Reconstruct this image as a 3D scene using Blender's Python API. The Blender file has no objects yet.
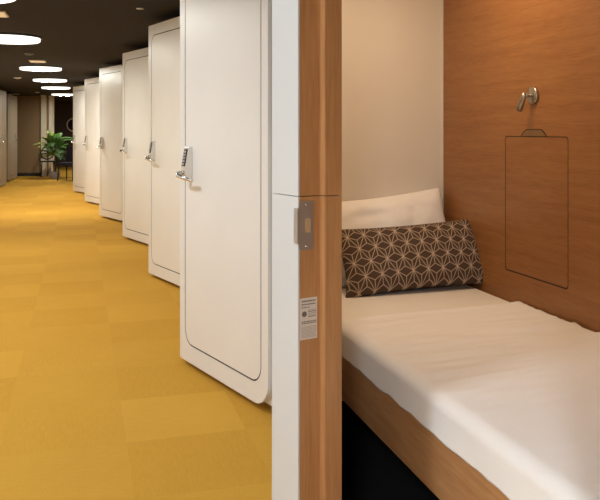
import bpy, bmesh, math, random
from mathutils import Vector, Matrix, noise
random.seed(7)
C = bpy.context.scene.collection
SC = bpy.context.scene
PI = math.pi
# ------------------------------------------------------------------ camera, world, exposure
CAMH = 1.25                                    # above the underside of the pods (z = 0); carpet lies at z = -0.03
cam_d = bpy.data.cameras.new('camera'); cam_d.sensor_width = 36; cam_d.lens = 45
cam_d.shift_y = -119/600; cam_d.clip_start = 0.05
cam = bpy.data.objects.new('camera', cam_d); C.objects.link(cam)
cam.location = (0, 0, CAMH); cam.rotation_euler = (PI/2, 0, 0)
SC.camera = cam
w = bpy.data.worlds.new('world'); SC.world = w; w.use_nodes = True
w.node_tree.nodes['Background'].inputs[0].default_value = (1, .82, .62, 1)
w.node_tree.nodes['Background'].inputs[1].default_value = 0.05
SC.view_settings.view_transform = 'Standard'; SC.view_settings.look = 'None'
SC.view_settings.exposure = 0.0; SC.view_settings.gamma = 1; SC.view_settings.use_curve_mapping = False
SC.cycles.use_denoising = True
SC.cycles.max_bounces = 10; SC.cycles.diffuse_bounces = 6
LAMP_FAR, LAMP_NEAR, LAMP_BACK, LAMP_POD = 116.0, 30.0, 128.0, 14.2      # lamp radiances
WARM, NEUTRAL, PODWARM = (.97, .97, .88), (.90, .98, 1.06), (1, .74, .48)

# ------------------------------------------------------------------ materials
def mat(name, col, rough=.5, metal=0, spec=.5, bump=None, emit=None, sheen=0):
    m = bpy.data.materials.new(name); m.use_nodes = True
    nt = m.node_tree; b = nt.nodes['Principled BSDF']
    b.inputs['Base Color'].default_value = (*col, 1); b.inputs['Roughness'].default_value = rough
    b.inputs['Metallic'].default_value = metal; b.inputs['Specular IOR Level'].default_value = spec
    if sheen: b.inputs['Sheen Weight'].default_value = sheen
    if emit:
        b.inputs['Emission Color'].default_value = (*emit[0], 1); b.inputs['Emission Strength'].default_value = emit[1]
    # slight procedural variation of tone
    tc = nt.nodes.new('ShaderNodeTexCoord'); n = nt.nodes.new('ShaderNodeTexNoise')
    n.inputs['Scale'].default_value = 3 if not bump else bump[0]
    nt.links.new(tc.outputs['Object'], n.inputs['Vector'])
    mx = nt.nodes.new('ShaderNodeMix'); mx.data_type = 'RGBA'; mx.blend_type = 'MULTIPLY'
    mx.inputs[6].default_value = (*col, 1)
    rp = nt.nodes.new('ShaderNodeValToRGB')
    rp.color_ramp.elements[0].color = (.93, .93, .93, 1); rp.color_ramp.elements[1].color = (1, 1, 1, 1)
    nt.links.new(n.outputs['Fac'], rp.inputs['Fac']); nt.links.new(rp.outputs['Color'], mx.inputs[7])
    mx.inputs[0].default_value = 1
    nt.links.new(mx.outputs[2], b.inputs['Base Color'])
    if bump:
        bp = nt.nodes.new('ShaderNodeBump'); bp.inputs['Strength'].default_value = bump[1]; bp.inputs['Distance'].default_value = .004
        nt.links.new(n.outputs['Fac'], bp.inputs['Height']); nt.links.new(bp.outputs['Normal'], b.inputs['Normal'])
    return m

def wood(name, dark, light, scale, rough=.42):
    """scale stretches the grain: small number along the grain"""
    m = bpy.data.materials.new(name); m.use_nodes = True
    nt = m.node_tree; b = nt.nodes['Principled BSDF']; L = nt.links.new
    tc = nt.nodes.new('ShaderNodeTexCoord'); mp = nt.nodes.new('ShaderNodeMapping')
    mp.inputs['Scale'].default_value = scale
    n1 = nt.nodes.new('ShaderNodeTexNoise'); n1.inputs['Scale'].default_value = 1; n1.inputs['Detail'].default_value = 6
    n1.inputs['Roughness'].default_value = .6; n1.inputs['Distortion'].default_value = .4
    mp2 = nt.nodes.new('ShaderNodeMapping'); mp2.inputs['Scale'].default_value = tuple(s*6 for s in scale)
    n2 = nt.nodes.new('ShaderNodeTexNoise'); n2.inputs['Scale'].default_value = 1; n2.inputs['Detail'].default_value = 3
    L(tc.outputs['Object'], mp.inputs['Vector']); L(mp.outputs['Vector'], n1.inputs['Vector'])
    L(tc.outputs['Object'], mp2.inputs['Vector']); L(mp2.outputs['Vector'], n2.inputs['Vector'])
    ad = nt.nodes.new('ShaderNodeMath'); ad.operation = 'MULTIPLY_ADD'; ad.inputs[1].default_value = .45
    mu = nt.nodes.new('ShaderNodeMath'); mu.operation = 'MULTIPLY'; mu.inputs[1].default_value = .6
    L(n1.outputs['Fac'], mu.inputs[0]); L(n2.outputs['Fac'], ad.inputs[0]); L(mu.outputs[0], ad.inputs[2])
    rp = nt.nodes.new('ShaderNodeValToRGB')
    rp.color_ramp.elements[0].position = .36; rp.color_ramp.elements[0].color = (*dark, 1)
    rp.color_ramp.elements[1].position = .68; rp.color_ramp.elements[1].color = (*light, 1)
    L(ad.outputs[0], rp.inputs['Fac']); L(rp.outputs['Color'], b.inputs['Base Color'])
    b.inputs['Roughness'].default_value = rough
    bp = nt.nodes.new('ShaderNodeBump'); bp.inputs['Strength'].default_value = .08; bp.inputs['Distance'].default_value = .002
    L(ad.outputs[0], bp.inputs['Height']); L(bp.outputs['Normal'], b.inputs['Normal'])
    return m

def carpet_mat():
    m = bpy.data.materials.new('yellow_carpet'); m.use_nodes = True
    nt = m.node_tree; b = nt.nodes['Principled BSDF']; L = nt.links.new; N = nt.nodes.new
    tc = N('ShaderNodeTexCoord'); mp = N('ShaderNodeMapping'); mp.vector_type = 'TEXTURE'
    mp.inputs['Rotation'].default_value = (0, 0, math.radians(16.3)); mp.inputs['Scale'].default_value = (.5, .5, .5)
    mp.inputs['Location'].default_value = (.13, .2, .003)
    L(tc.outputs['Object'], mp.inputs['Vector'])
    fl = N('ShaderNodeVectorMath'); fl.operation = 'FLOOR'; L(mp.outputs['Vector'], fl.inputs[0])
    wn = N('ShaderNodeTexWhiteNoise'); wn.noise_dimensions = '3D'; L(fl.outputs[0], wn.inputs['Vector'])
    ck = N('ShaderNodeTexChecker'); ck.inputs['Scale'].default_value = 1; L(mp.outputs['Vector'], ck.inputs['Vector'])
    # pile direction alternates from tile to tile
    def streak(sc):
        q = N('ShaderNodeMapping'); q.inputs['Scale'].default_value = sc
        n = N('ShaderNodeTexNoise'); n.inputs['Scale'].default_value = 1; n.inputs['Detail'].default_value = 3
        L(mp.outputs['Vector'], q.inputs['Vector']); L(q.outputs['Vector'], n.inputs['Vector']); return n
    s1, s2 = streak((60, 7, 1)), streak((7, 60, 1))
    mx = N('ShaderNodeMix'); mx.data_type = 'FLOAT'
    L(ck.outputs['Fac'], mx.inputs[0]); L(s1.outputs['Fac'], mx.inputs[2]); L(s2.outputs['Fac'], mx.inputs[3])
    big = N('ShaderNodeTexNoise'); big.inputs['Scale'].default_value = .9; L(mp.outputs['Vector'], big.inputs['Vector'])
    def madd(a, k, c):
        x = N('ShaderNodeMath'); x.operation = 'MULTIPLY_ADD'; x.inputs[1].default_value = k
        L(a, x.inputs[0])
        if isinstance(c, float): x.inputs[2].default_value = c
        else: L(c, x.inputs[2])
        return x.outputs[0]
    v = madd(wn.outputs['Value'], .20, madd(ck.outputs['Fac'], .10, madd(mx.outputs[0], .42, madd(big.outputs['Fac'], .25, .06))))
    rp = N('ShaderNodeValToRGB')
    rp.color_ramp.elements[0].position = .1; rp.color_ramp.elements[0].color = (.46, .225, .022, 1)
    rp.color_ramp.elements[1].position = .95; rp.color_ramp.elements[1].color = (.66, .36, .054, 1)
    L(v, rp.inputs['Fac']); L(rp.outputs['Color'], b.inputs['Base Color'])
    b.inputs['Roughness'].default_value = .95; b.inputs['Specular IOR Level'].default_value = .1
    fine = N('ShaderNodeTexNoise'); fine.inputs['Scale'].default_value = 110; L(mp.outputs['Vector'], fine.inputs['Vector'])
    bp = N('ShaderNodeBump'); bp.inputs['Strength'].default_value = .5; bp.inputs['Distance'].default_value = .006
    L(fine.outputs['Fac'], bp.inputs['Height']); L(bp.outputs['Normal'], b.inputs['Normal'])
    return m

def cushion_mat():
    m = bpy.data.materials.new('patterned_fabric'); m.use_nodes = True
    nt = m.node_tree; b = nt.nodes['Principled BSDF']; L = nt.links.new; N = nt.nodes.new
    at = N('ShaderNodeAttribute'); at.attribute_name = 'stitch'
    mx = N('ShaderNodeMix'); mx.data_type = 'RGBA'
    mx.inputs[6].default_value = (.070, .040, .023, 1); mx.inputs[7].default_value = (.60, .46, .33, 1)
    L(at.outputs['Fac'], mx.inputs[0]); L(mx.outputs[2], b.inputs['Base Color'])
    b.inputs['Roughness'].default_value = .85
    return m

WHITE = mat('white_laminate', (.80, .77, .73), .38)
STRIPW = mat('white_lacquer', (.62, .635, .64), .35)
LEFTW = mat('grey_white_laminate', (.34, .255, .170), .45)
SEAMFILL = mat('dark_seam_fill', (.03, .027, .025), .7)
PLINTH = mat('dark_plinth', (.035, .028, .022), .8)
CHROME = mat('brushed_steel', (.78, .76, .73), .24, 1)
BRONZE = mat('dull_steel', (.50, .46, .43), .42, .85)
LAMPSTEEL = mat('lamp_steel', (.50, .46, .40), .3, 1)
KEYBLK = mat('black_plastic', (.012, .012, .012), .35)
BUTTON = mat('grey_buttons', (.45, .45, .45), .4)
CARPET = carpet_mat()
CEIL = mat('dark_brown_ceiling', (.021, .0145, .0100), .9, spec=.25)
WALLW = mat('off_white_paint', (.84, .81, .77), .7)
BROWNW = mat('taupe_wall', (.32, .20, .10), .8)
DARKW = mat('dark_lounge_wall', (.09, .068, .055), .8)
CREAM = mat('cream_trim', (.85, .74, .56), .6)
GOLD = mat('gold_brown_trim', (.30, .19, .08), .6)
PODINW = mat('white_partition', (.74, .68, .60), .5)
BLACKC = mat('black_carpet', (.008, .007, .006), .95, bump=(200, .4))
LINEN = mat('white_linen', (.92, .89, .85), .85, bump=(350, .1), spec=.2)
LINEN2 = mat('cream_linen', (.92, .88, .82), .85, bump=(350, .1), spec=.2)
CUSH = cushion_mat()
OAK_U = wood('oak_panel_horizontal', (.245, .092, .024), (.36, .158, .049), (2.2, 14, 34))
OAK_HATCH = wood('oak_hatch', (.24, .088, .023), (.34, .150, .047), (2.4, 14, 33))
OAK_V = wood('oak_jamb_vertical', (.35, .160, .058), (.50, .262, .108), (30, 30, 1.6))
OAK_B = wood('oak_bed_board', (.41, .195, .070), (.56, .30, .130), (2.2, 14, 30))
GROOVE = mat('dark_groove', (.05, .022, .009), .8)
DIFF = {}
def diffuser_mat(col, s, name):
    if name not in DIFF: DIFF[name] = mat(name, (.9, .9, .9), .5, emit=(col, s))
    return DIFF[name]
LAMPBODY = mat('dark_lamp_housing', (.03, .026, .024), .5)
GREYCAP = mat('grey_cap', (.22, .2, .18), .5)
VENT = mat('cream_vent', (.72, .60, .40), .5)
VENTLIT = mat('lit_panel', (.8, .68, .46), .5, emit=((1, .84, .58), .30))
OFFW = mat('off_white_plastic', (.70, .66, .6), .5)
PAPER = mat('sticker_paper', (.66, .60, .54), .6)
INK = mat('sticker_ink', (.16, .14, .13), .7)
INKLT = mat('sticker_fine_print', (.40, .36, .33), .7)
POTM = mat('grey_pot', (.42, .39, .38), .6)
SOIL = mat('soil', (.03, .02, .012), .9)
LEAF = mat('green_leaf', (.075, .17, .025), .5)
LEAFY = mat('yellow_green_leaf', (.30, .33, .05), .5)
STEM = mat('brown_stem', (.05, .03, .015), .8)
NAVY = mat('dark_navy_fabric', (.016, .012, .020), .9)
DKRED = mat('dark_stained_wood', (.045, .016, .010), .5)
BLACKM = mat('black_metal', (.012, .010, .010), .4, .3)
PURPLE = mat('dark_purple_disc', (.035, .010, .06), .5)

# ------------------------------------------------------------------ mesh helpers
def obj(name, bm, mats, parent=None, smooth=False):
    bmesh.ops.recalc_face_normals(bm, faces=bm.faces[:])
    me = bpy.data.meshes.new(name); bm.to_mesh(me); bm.free()
    for m in (mats if isinstance(mats, (list, tuple)) else [mats]): me.materials.append(m)
    if smooth:
        me.polygons.foreach_set('use_smooth', [True]*len(me.polygons))
    o = bpy.data.objects.new(name, me); C.objects.link(o)
    if parent: o.parent = parent
    return o
def auto_smooth(o, ang=35):
    me = o.data
    me.polygons.foreach_set('use_smooth', [True]*len(me.polygons))
    me.set_sharp_from_angle(angle=math.radians(ang))
    return o
def tag(o, label, cat, group=None):
    o['label'] = label; o['category'] = cat
    if group: o['group'] = group
    return o
def thing(name, label, cat, loc=(0, 0, 0), rz=0, group=None):
    o = bpy.data.objects.new(name, None); C.objects.link(o); o.empty_display_size = .1
    o.location = loc; o.rotation_euler = (0, 0, rz)
    return tag(o, label, cat, group)
def struct(name, bm, m, label=None):
    o = obj(name, bm, m); o['kind'] = 'structure'
    if label: o['label'] = label
    return o
def copy_tree(o, parent=None):
    c = o.copy(); C.objects.link(c); c.parent = parent
    for ch in list(o.children): copy_tree(ch, c)
    return c
def box(bm, x0, y0, z0, x1, y1, z1, mi=0, bev=0):
    r = bmesh.ops.create_cube(bm, size=1)
    for v in r['verts']:
        v.co = Vector(((x0+x1)/2+v.co.x*(x1-x0), (y0+y1)/2+v.co.y*(y1-y0), (z0+z1)/2+v.co.z*(z1-z0)))
    fs = set(f for v in r['verts'] for f in v.link_faces)
    for f in fs: f.material_index = mi
    if bev:
        es = list(set(e for f in fs for e in f.edges))
        bmesh.ops.bevel(bm, geom=es, offset=bev, segments=2, affect='EDGES', profile=.5)
def loop_prism(bm, loopA, loopB, mi=0):
    """two matching loops of 3-D points -> closed prism"""
    A = [bm.verts.new(p) for p in loopA]; B = [bm.verts.new(p) for p in loopB]; n = len(A)
    fs = [bm.faces.new(A), bm.faces.new(B[::-1])]
    for i in range(n): fs.append(bm.faces.new((A[i], B[i], B[(i+1) % n], A[(i+1) % n])))
    for f in fs: f.material_index = mi
def prism(bm, pts, z0, z1, mi=0):
    loop_prism(bm, [(x, y, z0) for x, y in pts], [(x, y, z1) for x, y in pts], mi)
def tube(bm, pts, r, n=8, mi=0, cap=True):
    pts = [Vector(p) for p in pts]; rings = []
    rr = r if isinstance(r, (list, tuple)) else [r]*len(pts)
    t0 = (pts[1]-pts[0]).normalized()
    up = Vector((0, 0, 1)) if abs(t0.z) < .9 else Vector((1, 0, 0))
    a = t0.cross(up).normalized()
    for i, p in enumerate(pts):
        t = (pts[min(i+1, len(pts)-1)]-pts[max(i-1, 0)]).normalized()
        a = (a - t*a.dot(t)).normalized(); b = t.cross(a)
        rings.append([bm.verts.new(p+(a*math.cos(2*PI*k/n)+b*math.sin(2*PI*k/n))*rr[i]) for k in range(n)])
    for i in range(len(rings)-1):
        for k in range(n):
            f = bm.faces.new((rings[i][k], rings[i][(k+1) % n], rings[i+1][(k+1) % n], rings[i+1][k])); f.material_index = mi; f.smooth = True
    if cap:
        bm.faces.new(rings[0]).material_index = mi; bm.faces.new(rings[-1]).material_index = mi
def lathe(bm, prof, n=40, mi=0, M=None):
    """profile of (radius, z); revolved about z"""
    M = M or Matrix()
    rings = []
    for r, z in prof:
        if r < 1e-6: rings.append([bm.verts.new(M @ Vector((0, 0, z)))])
        else: rings.append([bm.verts.new(M @ Vector((r*math.cos(2*PI*k/n), r*math.sin(2*PI*k/n), z))) for k in range(n)])
    for a, b in zip(rings, rings[1:]):
        for k in range(n):
            k2 = (k+1) % n
            if len(a) == 1 and len(b) == 1: continue
            if len(a) == 1: f = bm.faces.new((a[0], b[k], b[k2]))
            elif len(b) == 1: f = bm.faces.new((a[k], a[k2], b[0]))
            else: f = bm.faces.new((a[k], a[k2], b[k2], b[k]))
            f.material_index = mi; f.smooth = True
def rrect(x0, y0, x1, y1, rad, n=8):
    """rounded rectangle, radii (bl, br, tr, tl)"""
    if not isinstance(rad, (list, tuple)): rad = (rad,)*4
    out = []
    for (cx, cy, a0), r in zip(((x0, y0, PI), (x1, y0, 1.5*PI), (x1, y1, 0), (x0, y1, .5*PI)), rad):
        r = max(r, .001)
        ox = cx+r if cx == x0 else cx-r; oy = cy+r if cy == y0 else cy-r
        for k in range(n+1):
            a = a0+.5*PI*k/n; out.append((ox+r*math.cos(a), oy+r*math.sin(a)))
    return out

class Face:
    """the angled door face of a pod: t along the face from its far corner, z up, d inward"""
    def __init__(s, ang, m=1):
        s.f = Vector((math.cos(ang), m*math.sin(ang), 0)); s.n = Vector((-math.sin(ang), m*math.cos(ang), 0))
    def p(s, t, z, d): return s.f*t+s.n*d+Vector((0, 0, z))
    def plate(s, bm, pts, d0, d1, mi=0):
        loop_prism(bm, [s.p(t, z, d0) for t, z in pts], [s.p(t, z, d1) for t, z in pts], mi)
    def ring(s, bm, outer, inner, d0, d1, mi=0):
        n = len(outer)
        V = [[bm.verts.new(s.p(t, z, d)) for t, z in L] for L, d in ((outer, d0), (inner, d0), (inner, d1), (outer, d1))]
        for a in range(4):
            P, Q = V[a], V[(a+1) % 4]
            for i in range(n):
                f = bm.faces.new((P[i], P[(i+1) % n], Q[(i+1) % n], Q[i])); f.material_index = mi
    def box(s, bm, t0, z0, d0, t1, z1, d1, mi=0): s.plate(bm, [(t0, z0), (t1, z0), (t1, z1), (t0, z1)], d0, d1, mi)

PODTOP = 2.175; FLOORZ = -.03; CEILZ = 2.25

# ------------------------------------------------------------------ the setting
bm = bmesh.new(); box(bm, -14, -4.6, FLOORZ-.05, 4, 28, FLOORZ); struct('floor', bm, CARPET, 'yellow carpet tile floor')
bm = bmesh.new(); box(bm, -14, -4.6, CEILZ, 4, 28, CEILZ+.08); struct('ceiling', bm, CEIL, 'dark brown ceiling')
def wall_strip(name, pts, m, th=.1, side=1, z0=FLOORZ, z1=CEILZ, label=None):
    bm = bmesh.new()
    P = [Vector((x, y)) for x, y in pts]; Q = []
    for i, p in enumerate(P):
        t = (P[min(i+1, len(P)-1)]-P[max(i-1, 0)]).normalized(); Q.append(p+Vector((-t.y, t.x))*th*side)
    for i in range(len(P)-1):
        prism(bm, [P[i][:], P[i+1][:], Q[i+1][:], Q[i][:]], z0, z1)
    return struct(name, bm, m, label)
wall_strip('wall_left', [(-.9, -4.2), (-1.95, 0), (-2.95, 4), (-4.15, 8), (-5.55, 12.4), (-6.55, 15.3)], WALLW, .1, 1)
wall_strip('wall_back', [(-.9, -4.2), (3.4, -4.2)], WALLW, .1, -1)
wall_strip('wall_right', [(3.3, -4.2), (2.6, .3)], WALLW, .1, -1)
wall_strip('wall_outer', [(2.6, .3), (1.9, 2.4), (1.3, 5.0), (.75, 6.9), (.1, 9.2), (-.75, 11.5), (-1.65, 13.9), (-3.2, 17.6)], WALLW, .1, -1)
wall_strip('wall_far', [(-9.6, 21.3), (-7.33, 21.3)], BROWNW, .15, 1, label='taupe wall closing the corridor')
bm = bmesh.new(); box(bm, -9.6, 21.27, FLOORZ, -7.34, 21.30, .06); o = struct('baseboard_far', bm, PLINTH)
wall_strip('wall_end', [(-13.5, 27.0), (-3.0, 27.0)], DARKW, .15, 1, label='dark lounge wall behind the plant')
bm = bmesh.new(); box(bm, -7.33, 21.22, FLOORZ, -7.19, 21.45, CEILZ); struct('trim_1', bm, CREAM, 'cream pilaster beside the taupe wall')
bm = bmesh.new(); box(bm, -7.19, 21.30, FLOORZ, -7.11, 21.45, CEILZ); struct('trim_2', bm, GOLD, 'gold brown strip between the cream pilasters')
bm = bmesh.new(); box(bm, -7.11, 21.22, FLOORZ, -7.03, 21.45, CEILZ); struct('trim_3', bm, CREAM, 'narrow cream pilaster')
wall_strip('wall_lounge_right', [(-3.2, 17.5), (-3.2, 27)], DARKW, .1, -1)
wall_strip('wall_lounge_left', [(-13, 27), (-13, 21.4)], DARKW, .1, -1)

# ------------------------------------------------------------------ closed pods
def make_lock(F, door, t):
    bm = bmesh.new()
    for a, b in ((t-.020, t+.024),):
        prof = [(1.165, 0), (1.165, -.022), (1.158, -.026), (1.045, -.046), (1.03, -.046), (.995, -.034), (.985, -.03), (.985, 0)]
        loop_prism(bm, [F.p(a, z, d) for z, d in prof], [F.p(b, z, d) for z, d in prof])
    auto_smooth(obj('lock_body', bm, CHROME, door))
    bm = bmesh.new()
    prof = [(1.152, -.0235), (1.152, -.031), (1.062, -.047), (1.062, -.0395)]
    loop_prism(bm, [F.p(t-.016, z, d) for z, d in prof], [F.p(t+.018, z, d) for z, d in prof])
    for k in range(5):
        for q in (-.009, .006):
            z = 1.139-k*.0165; d = -.031-(1.152-z)*.178
            F.box(bm, t+q, z-.005, d-.0025, t+q+.009, z+.005, d+.001, 1)
    obj('keypad', bm, [KEYBLK, BUTTON], door)
    bm = bmesh.new()
    pts = [F.p(t-.004, 1.030, -.03), F.p(t-.004, 1.024, -.062), F.p(t, 1.020, -.075), F.p(t+.012, 1.015, -.081), F.p(t+.05, 1.006, -.072), F.p(t+.120, .992, -.048)]
    tube(bm, pts, [.012, .011, .0115, .0115, .011, .009], 10)
    obj('lever_handle', bm, CHROME, door)

def make_pod(m, face_w, door0, door1, lock_t, mt, ang=17, deep=1.2, bay=True, name='sleeping_pod'):
    A = math.radians(ang); F = Face(A, m)
    root = thing(name, 'x', 'sleeping pod')
    fx, fy = face_w*math.cos(A), face_w*math.sin(A)
    bm = bmesh.new()
    F.ring(bm, rrect(0, 0, face_w, PODTOP, (.012, .12, .12, .012)), rrect(door0-.0065, .0935, door1+.0065, 2.0865, .0865), 0, .04)
    auto_smooth(obj('front_panel', bm, mt, root))
    bm = bmesh.new()
    F.ring(bm, rrect(door0-.006, .094, door1+.006, 2.086, .086), rrect(door0+.0005, .1005, door1-.0005, 2.0795, .0795), .0015, .0405)
    obj('door_seam_fill', bm, SEAMFILL, root)  # dark ring fills the door gap, standing in for the shade of the seam
    bm = bmesh.new()
    F.plate(bm, rrect(door0+.0015, .1015, door1-.0015, 2.0785, .0785), 0.0005, .04)
    d = auto_smooth(obj('door', bm, mt, root))
    make_lock(F, d, lock_t)
    # the body behind the face: entry bay, then the bed bay reaching on beyond the far corner
    e = .041
    i0, i1 = F.p(.004, 0, e), F.p(face_w-.03, 0, e)
    pts = [(i0.x, i0.y), (i1.x, i1.y), (fx-.005, m*(fy+.05)), (fx-.005, m*deep), (-1.46, m*deep), (-1.46, m*.36), (-.5, m*.34), (-.05, m*.06)]
    if not bay: pts = pts[:4]+[(.05, m*deep)]
    bm = bmesh.new(); prism(bm, pts, 0, PODTOP-.004); obj('body', bm, mt, root)
    bm = bmesh.new()
    pts = [(.05, m*.11), (i1.x-.06, i1.y+m*.05), (fx-.06, m*(deep-.06)), (-1.40, m*(deep-.06)), (-1.40, m*.42), (-.45, m*.40)]
    if not bay: pts = pts[:3]+[(.1, m*(deep-.06))]
    prism(bm, pts, FLOORZ, 0); obj('plinth', bm, PLINTH, root)
    return root

pods = [(180, 4.15, 33.2), (148.5, 6.62, 32.6), (122.5, 8.95, 33.5), (99.3, 11.15, 35), (84.6, 13.45, 35.6), (73, 15.75, 36)]
pod_labels = [
    'closed white sleeping pod right beside the open doorway, with the largest door and keypad lock',
    'closed white sleeping pod second from the open doorway along the right row',
    'closed white sleeping pod third from the open doorway, halfway along the right row',
    'closed white sleeping pod fourth from the open doorway, third from the plant end',
    'closed white sleeping pod fifth from the open doorway, next to last in the right row',
    'farthest closed white sleeping pod of the right row, its edge against the plant and lounge']
proto = None
for (px, Z, a), lb in zip(pods, pod_labels):
    if proto is None: o = proto = make_pod(1, .95, .070, .885, .138, WHITE)
    else: o = copy_tree(proto)
    o.location = ((px-300)/750*Z, Z, 0)
    o.rotation_euler = (0, 0, math.radians(a-90-17))
    tag(o, lb, 'sleeping pod', 'closed white sleeping pods along the right side')
    # face direction: angle a from -Y towards +X, body axis 17 degrees less
    o.rotation_euler = (0, 0, -PI/2+math.radians(a-17))
# left row: only the two far pods stand in the frame
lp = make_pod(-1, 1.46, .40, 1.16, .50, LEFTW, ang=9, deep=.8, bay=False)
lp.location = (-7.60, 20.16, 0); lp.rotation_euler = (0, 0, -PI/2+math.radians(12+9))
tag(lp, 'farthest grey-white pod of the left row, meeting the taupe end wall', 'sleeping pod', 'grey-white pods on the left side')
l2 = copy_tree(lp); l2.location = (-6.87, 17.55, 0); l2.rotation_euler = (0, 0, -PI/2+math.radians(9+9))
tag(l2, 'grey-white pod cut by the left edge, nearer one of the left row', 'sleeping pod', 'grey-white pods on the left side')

# ------------------------------------------------------------------ the open pod
L0 = Vector((-.067, 1.79, 0)); THU = math.atan2(-.960, .281)      # local x (u) runs along the bed towards its foot, local y (v) into the pod
P0 = thing('sleeping_pod', 'white sleeping pod with its doorway open, oak jamb and lit bed cabin nearest the camera', 'sleeping pod', L0, THU)
fang = math.atan2(-.847, .531)-THU
F = Face(fang)
O0, O1, W0, ZS, ZB, ZT = .1177, .905, .985, 1.102, .10, 2.06
def arc(cx, cz, r, a0, a1, n=8): return [(cx+r*math.cos(a0+(a1-a0)*k/n), cz+r*math.sin(a0+(a1-a0)*k/n)) for k in range(n+1)]
g = .0009
low = [(0, 0), (W0, 0), (W0, ZS-g), (O1, ZS-g)]+arc(O1-.08, ZB+.08, .08, 0, -PI/2)+arc(O0+.08, ZB+.08, .08, -PI/2, -PI)+[(O0, ZS-g), (0, ZS-g)]
upp = [(0, ZS+g), (O0, ZS+g)]+arc(O0+.08, ZT-.08, .08, PI, PI/2)+arc(O1-.08, ZT-.08, .08, PI/2, 0)+[(O1, ZS+g), (W0, ZS+g), (W0, PODTOP), (0, PODTOP)]
for nm, pts in (('front_panel', low), ('front_panel', upp)):
    bm = bmesh.new(); F.plate(bm, pts, 0, .004); o = obj(nm, bm, STRIPW, P0)
    o['label'] = 'lower white front panel' if pts is low else 'upper white front panel'
# oak jamb with its door stop, lower and upper length
jl = [(.012, .0045), (O0, .0045), (O0, .0596), (O0+.0203, .0596), (O0+.0203, .107), (.07, .107)]
jr = [(O1, .0045), (W0-.01, .0045), (W0-.01, .107), (O1-.0203, .107), (O1-.0203, .0596), (O1, .0596)]
for z0, z1 in ((ZB-.06, ZS-g), (ZS+g, ZT+.06)):
    for pr in (jl, jr):
        bm = bmesh.new()
        loop_prism(bm, [F.p(t, z0, s) for t, s in pr], [F.p(t, z1, s) for t, s in pr])
        bmesh.ops.bevel(bm, geom=[e for e in bm.edges if abs(e.verts[0].co.z-e.verts[1].co.z) > .5], offset=.0012, segments=2, affect='EDGES')
        obj('door_jamb', bm, OAK_V, P0)
bm = bmesh.new(); F.box(bm, O0+.0203, ZT, .0045, O1-.0203, ZT+.06, .107); obj('door_header', bm, OAK_U, P0)
bm = bmesh.new(); F.box(bm, O0+.0203, ZB-.06, .0045, O1-.0203, ZB-.02, .107); obj('door_sill', bm, OAK_U, P0)
# strike plate with its lip lapped on to the white front, latch hole and two screws
bm = bmesh.new(); dt = .0016
def on_jamb(bm, s0, z0, s1, z1, h0, h1, mi=0, rad=0.0):     # a plate lying on the jamb's reveal
    pts = rrect(s0, z0, s1, z1, rad, 4) if rad else [(s0, z0), (s1, z0), (s1, z1), (s0, z1)]
    loop_prism(bm, [F.p(O0+h0, z, s) for s, z in pts], [F.p(O0+h1, z, s) for s, z in pts], mi)
on_jamb(bm, .002, .98, .0405, 1.091, -.001, dt, 0, .004)
F.plate(bm, rrect(O0-.0155, .995, O0+.0016, 1.076, (.004, .001, .001, .004), 4), -.0020, .002)
sp = obj('strike_plate', bm, BRONZE, P0)
bm = bmesh.new(); on_jamb(bm, .0185, 1.020, .033, 1.051, dt-.0005, dt+.0006); obj('latch_hole', bm, mat('bare_wood_mortise', (.46, .30, .17), .7), sp)
for z in (.988, 1.083):
    bm = bmesh.new()
    ce = F.p(O0+dt, z, .022); M = Matrix.Translation(ce) @ F.f.to_track_quat('Z', 'Y').to_matrix().to_4x4()
    lathe(bm, [(0.0028, -.001), (.0028, .0006), (.0018, .0012), (0, .0012)], 12, 0, M); obj('screw', bm, CHROME, sp)
# notice sticker on the jamb: illegible small print
bm = bmesh.new(); on_jamb(bm, .0055, .777, .0513, .871, -.0006, .0006)
st = obj('notice_sticker', bm, PAPER, P0)
bm = bmesh.new(); rr = random.Random(3)
def bars(z, s0, s1, h, mi, words=True):
    s = s0
    while s < s1-.002:
        l = rr.uniform(.003, .007) if words else s1-s0
        e = min(s+l, s1); on_jamb(bm, s, z, e, z+h, .0005, .0009, mi); s = e+.0011
bars(.8625, .0095, .048, .0032, 0); bars(.8555, .009, .046, .0024, 0); bars(.849, .009, .030, .002, 0)
for k in range(5): bars(.8425-k*.0038, .027, .0485, .0020, 0 if k in (1, 4) else 1)
for k in range(2): bars(.8165-k*.0038, .009, .0485, .0022, 0)
for k in range(9): bars(.8055-k*.0030, .009, .0485, .0014, 1)
c = [(.0165+.0065*math.cos(2*PI*k/16), .835+.0065*math.sin(2*PI*k/16)) for k in range(16)]
loop_prism(bm, [F.p(O0+.0005, z, s) for s, z in c], [F.p(O0+.0009, z, s) for s, z in c], 0)
obj('print', bm, [INK, INKLT], st)
# shell
VI, VB, UH, UE = .414, 1.214, -1.493, .945
bm = bmesh.new(); prism(bm, [(.002, .003), (.095, .105), (.085, .135), (-.49, .345), (-1.52, .415), (-1.52, .387), (-.5, .315)], 0, PODTOP)
obj('side_wall', bm, STRIPW, P0)
bm = bmesh.new(); prism(bm, [(UH-.028, VI), (UH, VI), (UH, VB), (UH-.028, VB)], 0, PODTOP); obj('head_wall', bm, PODINW, P0)
bm = bmesh.new(); prism(bm, [(UH-.028, VB), (UE+.03, VB), (UE+.03, VB+.03), (UH-.028, VB+.03)], 0, PODTOP)
bw = obj('back_wall', bm, OAK_U, P0); bw['label'] = 'oak panelled wall along the bed'
bm = bmesh.new(); e1 = F.p(W0, 0, .004); prism(bm, [(UE, e1.y+.0), (UE+.03, e1.y), (UE+.03, VB), (UE, VB)], 0, PODTOP); obj('end_wall', bm, PODINW, P0)
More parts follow.
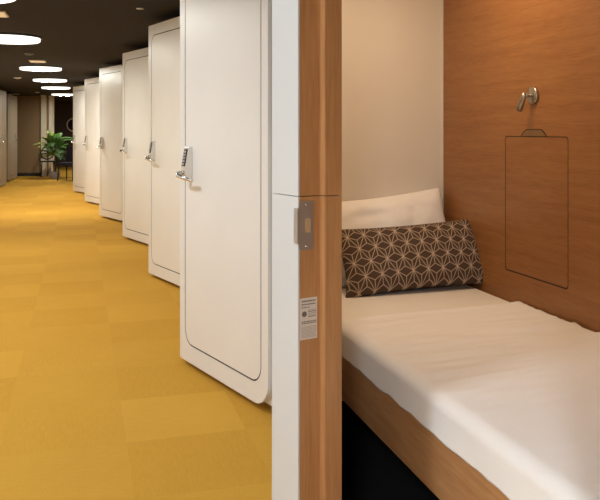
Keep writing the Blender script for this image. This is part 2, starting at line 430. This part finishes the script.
bm = bmesh.new(); box(bm, UH, VB-.006, 0, UH+.006, VB, PODTOP); obj('corner_bead', bm, OFFW, P0)
fl = [(.10, .14), (UE, .40), (UE, VB), (UH, VB), (UH, VI), (-.49, .345)]
bm = bmesh.new(); prism(bm, fl, .0, .02); obj('cabin_floor', bm, BLACKC, P0)
bm = bmesh.new(); prism(bm, fl, 2.12, 2.15); obj('cabin_ceiling', bm, PODINW, P0)
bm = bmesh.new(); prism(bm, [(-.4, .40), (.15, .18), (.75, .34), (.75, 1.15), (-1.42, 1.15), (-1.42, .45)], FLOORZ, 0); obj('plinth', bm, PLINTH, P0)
# the fold-down hatch in the oak wall
HU0, HU1 = -(2.679-1.737), -(2.277-1.737)
bm = bmesh.new()
def wall_plate(bm, pts, d0, d1, mi=0): loop_prism(bm, [(u, VB-d0, z) for u, z in pts], [(u, VB-d1, z) for u, z in pts], mi)
wall_plate(bm, rrect(HU0-.005, .688, HU1+.002, 1.2305, .014), 0, .0008)
wall_plate(bm, [(HU0+.105, 1.229)]+[(HU0+.125, 1.247), (HU0+.145, 1.257), (HU0+.245, 1.257), (HU0+.262, 1.247), (HU0+.282, 1.229)], 0, .0008)
obj('hatch_gap', bm, GROOVE, bw)
bm = bmesh.new(); wall_plate(bm, rrect(HU0, .694, HU1, 1.2265, .012), 0, .0011)
hd = obj('hatch_door', bm, OAK_HATCH, bw)
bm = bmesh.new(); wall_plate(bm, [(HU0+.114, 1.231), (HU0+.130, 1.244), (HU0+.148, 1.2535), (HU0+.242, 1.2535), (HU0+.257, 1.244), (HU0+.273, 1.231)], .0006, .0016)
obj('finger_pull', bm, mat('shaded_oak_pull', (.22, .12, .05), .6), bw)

PM = Matrix.Translation(L0) @ Matrix.Rotation(THU, 4, 'Z')
def inpod(name, label, cat, u, v, z, group=None):
    return thing(name, label, cat, PM @ Vector((u, v, z)), THU, group)
# reading lamp
rl = inpod('reading_lamp', 'small chrome reading lamp on the oak wall above the hatch', 'lamp', -(2.484-1.737), VB, 1.385)
RY = Matrix.Rotation(PI/2, 4, 'X')
bm = bmesh.new(); lathe(bm, [(0, 0), (.033, 0), (.033, .008), (.030, .011), (0, .011)], 28, 0, RY); obj('wall_plate', bm, LAMPSTEEL, rl)
bm = bmesh.new(); tube(bm, [(0, -.010, -.001), (-.005, -.026, -.001), (-.008, -.037, -.001)], .0065, 10); obj('lamp_arm', bm, LAMPSTEEL, rl)
bm = bmesh.new(); tube(bm, [(-.006, -.036, .009), (-.009, -.037, -.001), (-.031, -.045, -.055)], [.009, .0105, .0125], 14); lh = obj('lamp_head', bm, LAMPSTEEL, rl)
bm = bmesh.new(); tube(bm, [(-.0305, -.0447, -.054), (-.0318, -.0453, -.0566)], [.0100, .0100], 14); obj('lens', bm, KEYBLK, lh)
# cabin ceiling lamp (above the frame)
cl = inpod('ceiling_light', 'round warm downlight in the cabin ceiling above the bed', 'light', -.75, .74, 2.12)
bm = bmesh.new(); lathe(bm, [(.27, 0), (.27, -.02), (.255, -.024), (.25, -.02), (.25, 0)], 40); obj('lamp_rim', bm, CHROME, cl)
bm = bmesh.new(); lathe(bm, [(.249, -.012), (.0, -.016)], 40); obj('diffuser', bm, diffuser_mat(PODWARM, LAMP_POD, 'pod_diffuser'), cl)

# bed
bed = inpod('bed', 'built-in oak bed base under the white mattress', 'bed', 0, 0, .02)
z_ = .02
bm = bmesh.new(); box(bm, -1.485, .422, .329-z_, .665, .447, .490-z_, bev=.0015); obj('side_board', bm, OAK_B, bed)
bm = bmesh.new(); box(bm, -1.485, .4475, .455-z_, .665, 1.207, .488-z_); obj('platform', bm, PLINTH, bed)
for u in (-1.2, .5):
    bm = bmesh.new(); box(bm, u, 1.0, 0, u+.03, 1.207, .4545-z_); obj('support', bm, PLINTH, bed)
# mattress
mattress = bmesh.new(); box(mattress, -1.485, .432, .489, .655, 1.206, .576, bev=.022)
mo = obj('mattress', mattress, LINEN2, None, True); mo.matrix_world = PM
for v in mo.data.vertices: v.co.z -= .489
mo.location = PM @ Vector((0, 0, .489)); mo.rotation_euler = (0, 0, THU)
tag(mo, 'mattress in a cream fitted sheet on the oak bed base', 'mattress')
# duvet: a sheet over the mattress, folded edge below the cushion, hanging down the open side
def duvet():
    bm = bmesh.new(); NU, NV = 200, 96
    path = []      # (v, z, outward-normal) across the bed from wall to the open side
    for k in range(70): path.append((1.204-(1.204-.462)*k/69, .583, 'top'))
    for k in range(1, 9):
        a = PI/2*k/8; path.append((.462-.042*math.sin(a), .583-.036+.036*math.cos(a), 'rnd'))
    for k in range(1, 15): path.append((.420-.003*k/14, .547-.060*k/14, 'side'))
    V = []
    for i in range(NU+1):
        row = []
        s = i/NU
        for j, (v, z, kd) in enumerate(path):
            fold = -.778-.063*max(0, (v-.42)/.79)              # fold line runs slightly aslant
            u = fold+(.66-fold)*s
            q = Vector((u*3.2, v*2.2, 0))
            fade = min(1, max(0, (v-.41)/.12)) if kd != 'side' else 0
            n1 = noise.noise(Vector((u*13, v*2.6+1.2*noise.noise(q), 3)))
            n2 = noise.noise(Vector((u*30+v*5, v*5, 9)))
            n3 = noise.noise(Vector((u*2.2, v*2.2, 5)))
            amp = .6+.6*noise.noise(Vector((u*2, v*2, 21)))
            n4 = noise.noise(Vector((u*62+v*9, v*7, 33)))
            dz = (.0060*n1+.0052*n2+.0014*n4)*amp+.004*n3
            zz = z+dz*(.25+.75*fade if kd == 'top' else .25)
            if kd == 'top': zz = max(zz, .5785)
            vv = v
            if s < .03: zz += .0035*math.sin(PI*min(1, s/.03))
            if kd == 'top' and v > 1.12: zz += .004*((v-1.12)/.084)**2*(.6+.4*noise.noise(Vector((u*5, 0, 2))))
            if kd == 'side':
                k = (.547-z)/.060
                zz += k*(.010*noise.noise(Vector((u*4.2, 7, 0)))+.004*noise.noise(Vector((u*14, 3, 0)))+.002)
                vv -= k*(.003+.005*(noise.noise(Vector((u*6, 1, 4)))+.6))
            row.append(bm.verts.new((u, vv, zz-.489)))
        V.append(row)
    for i in range(NU):
        for j in range(len(path)-1):
            f = bm.faces.new((V[i][j], V[i+1][j], V[i+1][j+1], V[i][j+1])); f.smooth = True
    o = obj('bed_sheet', bm, LINEN, None, True)
    sm = o.modifiers.new('thickness', 'SOLIDIFY'); sm.thickness = .004; sm.offset = -1
    o.location = PM @ Vector((0, 0, .489)); o.rotation_euler = (0, 0, THU)
    return tag(o, 'white sheet spread over the bed, its hem hanging over the oak side board', 'bed sheet')
dv = duvet()

def pillow(name, W, H, T, mt, res, pinch=.05, stitch=None, wr=0, seed=0):
    bm = bmesh.new(); lay = bm.verts.layers.float.new('stitch')
    nx, ny = res; front, back = {}, {}
    for side, D in ((1, front), (-1, back)):
        for i in range(nx+1):
            for j in range(ny+1):
                if side == -1 and (i in (0, nx) or j in (0, ny)): D[i, j] = front[i, j]; continue
                a, b = 2*i/nx-1, 2*j/ny-1
                x = a*W/2*(1-pinch*(1-b*b)*abs(a)**3); y = b*H/2*(1-pinch*1.3*(1-a*a)*abs(b)**3)
                h = T/2*max(0, (1-a*a)*(1-b*b))**.42*(1+.10*a*b)
                if wr: h *= 1+wr*noise.noise(Vector((a*2.2+seed, b*2.2, side)))
                if wr: h += wr*.02*noise.noise(Vector((a*6+seed, b*5, side)))*(1-a**4)*(1-b**4)
                vt = bm.verts.new((x, side*h, y))
                if stitch: vt[lay] = stitch(x, y)
                D[i, j] = vt
        for i in range(nx):
            for j in range(ny):
                q = (D[i, j], D[i+1, j], D[i+1, j+1], D[i, j+1])
                f = bm.faces.new(q if side == 1 else q[::-1]); f.smooth = True
    return bm
P_ = .069; RH = P_*math.sqrt(3)/2
def asanoha(x, y):
    """distance to a hemp-leaf lattice without its horizontal edges"""
    x += .013; y += .02; best = 9
    def seg(px, py, ax, ay, bx, by):
        dx, dy = bx-ax, by-ay; t = max(0, min(1, ((px-ax)*dx+(py-ay)*dy)/(dx*dx+dy*dy)))
        return math.hypot(px-ax-t*dx, py-ay-t*dy)
    r = math.floor(y/RH); yy = y-r*RH
    off = P_/2 if r % 2 else 0
    c = math.floor((x-off)/P_); xx = x-off-c*P_
    # strip of up triangles (base on this row) and down triangles (base on the next row)
    for k in (-1, 0, 1):
        A, B, T = (k*P_, 0), ((k+1)*P_, 0), ((k+.5)*P_, RH)
        cx, cy = (k+.5)*P_, RH/3
        for s in ((A, T), (B, T), (A, (cx, cy)), (B, (cx, cy)), (T, (cx, cy))): best = min(best, seg(xx, yy, *s[0], *s[1]))
        D, E, G = ((k-.5)*P_, RH), ((k+.5)*P_, RH), (k*P_, 0)
        cx, cy = k*P_, RH*2/3
        for s in ((D, (cx, cy)), (E, (cx, cy)), (G, (cx, cy))): best = min(best, seg(xx, yy, *s[0], *s[1]))
    dn = min(math.hypot(xx-q, yy-p) for q, p in ((0, 0), (P_, 0), (P_/2, RH), (-P_/2, RH), (1.5*P_, RH)))
    v = 1-min(1, max(0, (best-.0006)/.0016))
    return max(v*.8, 1-min(1, max(0, (dn-.002)/.002)))
def lay_pillow(bm, name, mt, u, v, z, tilt, roll, label, cat):
    o = obj(name, bm, mt, None, True)
    # local x -> along v, local y -> pillow normal towards the foot, local z -> up the pillow
    R = Matrix(((0, 1, 0), (1, 0, 0), (0, 0, 1))).to_4x4()     # x->v, y->u
    R = Matrix.Rotation(-tilt, 4, 'Y') @ R @ Matrix.Rotation(roll, 4, 'Y')
    o.matrix_world = PM @ Matrix.Translation((u, v, z)) @ R
    return tag(o, label, cat)
bmp = pillow('pillow', .70, .405, .15, LINEN, (60, 44), .06, None, .3, 3)
pl = lay_pillow(bmp, 'pillow', LINEN, -1.39, .858, .588+.180, math.radians(21), math.radians(-5), 'white pillow propped against the head wall behind the patterned cushion', 'pillow')
bmp = pillow('cushion', .69, .305, .15, CUSH, (340, 160), .085, asanoha, .1, 8)
cu = lay_pillow(bmp, 'cushion', CUSH, -1.20, .925, .594+.120, math.radians(30), math.radians(-2.5), 'brown cushion with a pale star lattice pattern in front of the white pillow', 'cushion')

# ------------------------------------------------------------------ ceiling fittings
def ceil_pt(px, y, h=CEILZ): Z = (h-CAMH)*750/(131-y); return ((px-300)/750*Z, Z)
def lamp(x, y, label, s, col, nm):
    t = thing('ceiling_lamp', label, 'lamp', (x, y, CEILZ), 0, 'round ceiling lamps along the corridor')
    bm = bmesh.new(); lathe(bm, [(0, 0), (.325, 0), (.335, -.006), (.335, -.014), (.325, -.018), (.312, -.014), (.30, -.012), (0, -.012)], 56); auto_smooth(obj('housing', bm, LAMPBODY, t))
    bm = bmesh.new(); lathe(bm, [(.311, -.012), (.310, -.043), (.302, -.049), (.17, -.050)], 56, 0); lathe(bm, [(.17, -.050), (.1, -.049), (0, -.048)], 56, 1)
    obj('diffuser', bm, [diffuser_mat(col, 1.6, nm+'_border'), diffuser_mat(col, s, nm)], t)
    bm = bmesh.new(); lathe(bm, [(.045, -.047), (.045, -.056), (.035, -.060), (0, -.060)], 24); obj('centre_cap', bm, GREYCAP, t)
    return t
for x, y, lb in (
    (-2.34, 5.32, 'round white ceiling lamp only its rim showing in the top left corner'),
    (-3.08, 7.95, 'large round ceiling lamp cut by the left edge, with a dark centre cap'),
    (-4.05, 11.72, 'round ceiling lamp third along the corridor, beyond the lit cream panel'),
    (-4.80, 14.4, 'round ceiling lamp fourth along the corridor'),
    (-5.50, 16.9, 'round ceiling lamp fifth along the corridor, second from the far end'),
    (-6.30, 20.0, 'farthest round ceiling lamp, touching the edge of the last pod')):
    lamp(x, y, lb, *((LAMP_FAR*1.7, WARM, 'mid_diffuser') if 11 < y < 13 else (LAMP_FAR, WARM, 'corridor_diffuser')))
for x, y, lb in ((-1.72, 3.2, 'round ceiling lamp above the corridor left of the open pod'), (-1.05, .85, 'round ceiling lamp above the corridor beside the camera'), (-.35, -1.7, 'round ceiling lamp behind the camera'), (-5.2, 23.6, 'round ceiling lamp added out of sight to brighten the lounge past the last pod')):  # the lounge one is added, hidden behind the pods, to brighten the lounge
    lamp(x, y, lb, *((LAMP_BACK*3.3, NEUTRAL, 'back_diffuser') if y < 0 else (LAMP_NEAR*3.3, NEUTRAL, 'near_diffuser') if y < 9 else (LAMP_FAR*2.5, WARM, 'lounge_fill_diffuser')))
def panel(px, y, wd, dp, label, m):
    x, Y = ceil_pt(px, y)
    t = thing('ceiling_vent', label, 'vent', (x, Y, CEILZ), math.radians(15), 'cream ceiling panels')
    bm = bmesh.new(); box(bm, -wd/2, -dp/2, -.010, wd/2, dp/2, 0, bev=.002); obj('vent_frame', bm, VENT, t)
    bm = bmesh.new(); box(bm, -wd/2+.015, -dp/2+.015, -.013, wd/2-.015, dp/2-.015, -.0095); obj('vent_face', bm, m, t)
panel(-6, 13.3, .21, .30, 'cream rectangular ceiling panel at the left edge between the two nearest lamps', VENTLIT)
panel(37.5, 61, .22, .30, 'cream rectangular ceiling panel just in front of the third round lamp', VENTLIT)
def puck(px, y, r, name, label, cat, m):
    x, Y = ceil_pt(px, y)
    t = thing(name, label, cat, (x, Y, CEILZ))
    bm = bmesh.new(); lathe(bm, [(0, 0), (r, 0), (r, -.010), (r*.9, -.014), (0, -.014)], 28); obj('base_plate', bm, m, t)
    bm = bmesh.new(); lathe(bm, [(r*.62, -.0135), (r*.58, -.022), (r*.4, -.025), (0, -.025)], 28); obj('sensor_cap', bm, m, t)
puck(29, 53.2, .055, 'smoke_detector', 'small grey ceiling detector between the cut-off lamp and the cream panel', 'smoke detector', GREYCAP)
puck(17.5, 77.5, .07, 'smoke_detector', 'small white ceiling detector left of the third and fourth lamps', 'smoke detector', OFFW)
puck(37.5, 92, .06, 'smoke_detector', 'tiny grey ceiling detector left of the farthest lamp', 'smoke detector', OFFW)
x, Y = ceil_pt(140, 8.4)
dl = thing('downlight', 'tiny pale ceiling disc above the second and third pods', 'downlight', (x, Y, CEILZ))
bm = bmesh.new(); lathe(bm, [(0, 0), (.032, 0), (.030, -.006), (.02, -.007)], 24); obj('trim_ring', bm, OFFW, dl)
bm = bmesh.new(); lathe(bm, [(.021, -.0065), (0, -.0065)], 24); obj('lens', bm, OFFW, dl)
x, Y = ceil_pt(19, 94.6)
bm = bmesh.new(); box(bm, -.12, -.12, -.018, .12, .12, 0, bev=.004); o = obj('ceiling_plate', bm, OFFW); o.location = (x, min(Y, 20.2), CEILZ)
tag(o, 'flat grey-white ceiling plate at the corner of the left pods and end wall', 'ceiling plate')
x = (43-300)/750*20.9
bm = bmesh.new(); lathe(bm, [(0, 0), (.07, 0), (.07, -.02), (.05, -.03), (0, -.03)], 24); o = obj('smoke_detector', bm, OFFW); o.location = (x, 20.9, CEILZ)
tag(o, 'small round ceiling detector above the cream pilaster', 'smoke detector')

# ------------------------------------------------------------------ far end: plant, chairs, disc
pp = thing('potted_palm', 'bushy green palm in a grey pot by the cream pilaster', 'plant', (-6.61, 20.2, FLOORZ))
bm = bmesh.new(); lathe(bm, [(0, 0), (.10, 0), (.145, .10), (.14, .19), (.125, .19), (.12, .165), (0, .165)], 28); auto_smooth(obj('pot', bm, POTM, pp))
bm = bmesh.new(); lathe(bm, [(.111, .168), (0, .175)], 24); obj('soil', bm, SOIL, pp)
for k in range(4):
    bm = bmesh.new(); a = k*1.7
    tube(bm, [(.03*math.cos(a), .03*math.sin(a), .16), (.04*math.cos(a), .04*math.sin(a), .55), (.06*math.cos(a), .06*math.sin(a), .90)], [.012, .010, .007], 6); obj('stem', bm, STEM, pp)
rr = random.Random(11)
for k in range(46):
    bm = bmesh.new(); a = 2*PI*k/46*7+rr.uniform(-.2, .2); ln = rr.uniform(.32, .52); el = rr.uniform(.4, 1.5)
    base = Vector((.05*math.cos(a), .05*math.sin(a), rr.uniform(.56, 1.0)))
    pts = []
    for q in range(9):
        s = q/8; rad = ln*s*math.cos(el)*(.9+.2*s); zz = ln*(s*math.sin(el)*1.0-.55*s*s*(1.2-.5*el))
        pts.append(base+Vector((math.cos(a)*rad, math.sin(a)*rad, zz)))
    tube(bm, pts, [.005]*9, 5)
    side = Vector((-math.sin(a), math.cos(a), 0))
    for q in range(2, 9):
        for sg in (-1, 1):
            p = pts[q]; d = (pts[q]-pts[q-1]).normalized(); L_ = .17*(1-.5*abs(q-4.5)/4.5)
            tip = p+side*sg*L_*.8+d*L_*.5+Vector((0, 0, -.04)); mid = (p+tip)/2+Vector((0, 0, .012)); wv = d*.021
            vs = [bm.verts.new(c) for c in (p, mid-wv, tip, mid+wv)]; bm.faces.new(vs)
            vs = [bm.verts.new(c+Vector((0, 0, -.003))) for c in (p, mid-wv, tip, mid+wv)]; bm.faces.new(vs[::-1])
    obj('frond', bm, LEAFY if (math.cos(a) < -.45 and k % 2 == 0) else LEAF, pp)
# dark lounge chair at the edge of the last pod
ch = thing('lounge_chair', 'dark wooden chair with a navy back between the plant and last pod', 'chair', (-5.96, 19.4, FLOORZ), math.radians(-12))
bm = bmesh.new(); box(bm, -.22, -.22, .40, .22, .22, .47, bev=.015); obj('seat', bm, NAVY, ch)
bm = bmesh.new()
loop_prism(bm, [(-.22, .19, .47), (.22, .19, .47), (.22, .25, .86), (-.22, .25, .86)], [(-.22, .23, .47), (.22, .23, .47), (.22, .29, .86), (-.22, .29, .86)]); obj('backrest', bm, NAVY, ch)
for x in (-.19, .19):
    for y in (-.19, .19):
        bm = bmesh.new(); tube(bm, [(x, y, .41), (x*1.12, y*1.2, 0)], [.02, .014], 8); obj('leg', bm, DKRED, ch)
wc = thing('wire_chair', 'black wire chair half hidden behind the palm', 'chair', (-7.02, 20.9, FLOORZ), math.radians(20))
bm = bmesh.new(); lathe(bm, [(0, .42), (.2, .42), (.21, .435), (.2, .45), (0, .45)], 24); obj('seat', bm, BLACKM, wc)
bm = bmesh.new(); tube(bm, [(.17*math.cos(a)-.02, .16+.03*math.sin(a), .66+.17*math.sin(a)) for a in [PI*2*k/20 for k in range(21)]], .017, 7); obj('back_hoop', bm, BLACKM, wc)
for x, y in ((-.16, -.14), (.16, -.14), (-.16, .15), (.16, .15)):
    bm = bmesh.new(); tube(bm, [(x, y, .43), (x*1.15, y*1.15, 0)], .012, 7); obj('leg', bm, BLACKM, wc)
bm = bmesh.new(); tube(bm, [(-.16, .14, .52), (-.25, .02, .56), (-.24, -.16, .55), (-.22, -.2, .47)], .014, 7); obj('armrest', bm, BLACKM, wc)
# round wall disc
rd = thing('wall_disc', 'round dark purple wall disc with a pale rim beside the last pod', 'wall decoration', (-8.15, 26.99, 1.47))
RX = Matrix.Rotation(PI/2, 4, 'X')
bm = bmesh.new(); lathe(bm, [(0, .0), (.215, .0), (.215, .02), (0, .025)], 40, 0, RX); obj('disc', bm, PURPLE, rd)
bm = bmesh.new(); lathe(bm, [(.205, 0), (.25, 0), (.25, .03), (.23, .035), (.205, .03), (.205, 0)], 40, 0, RX); obj('rim', bm, CREAM, rd)
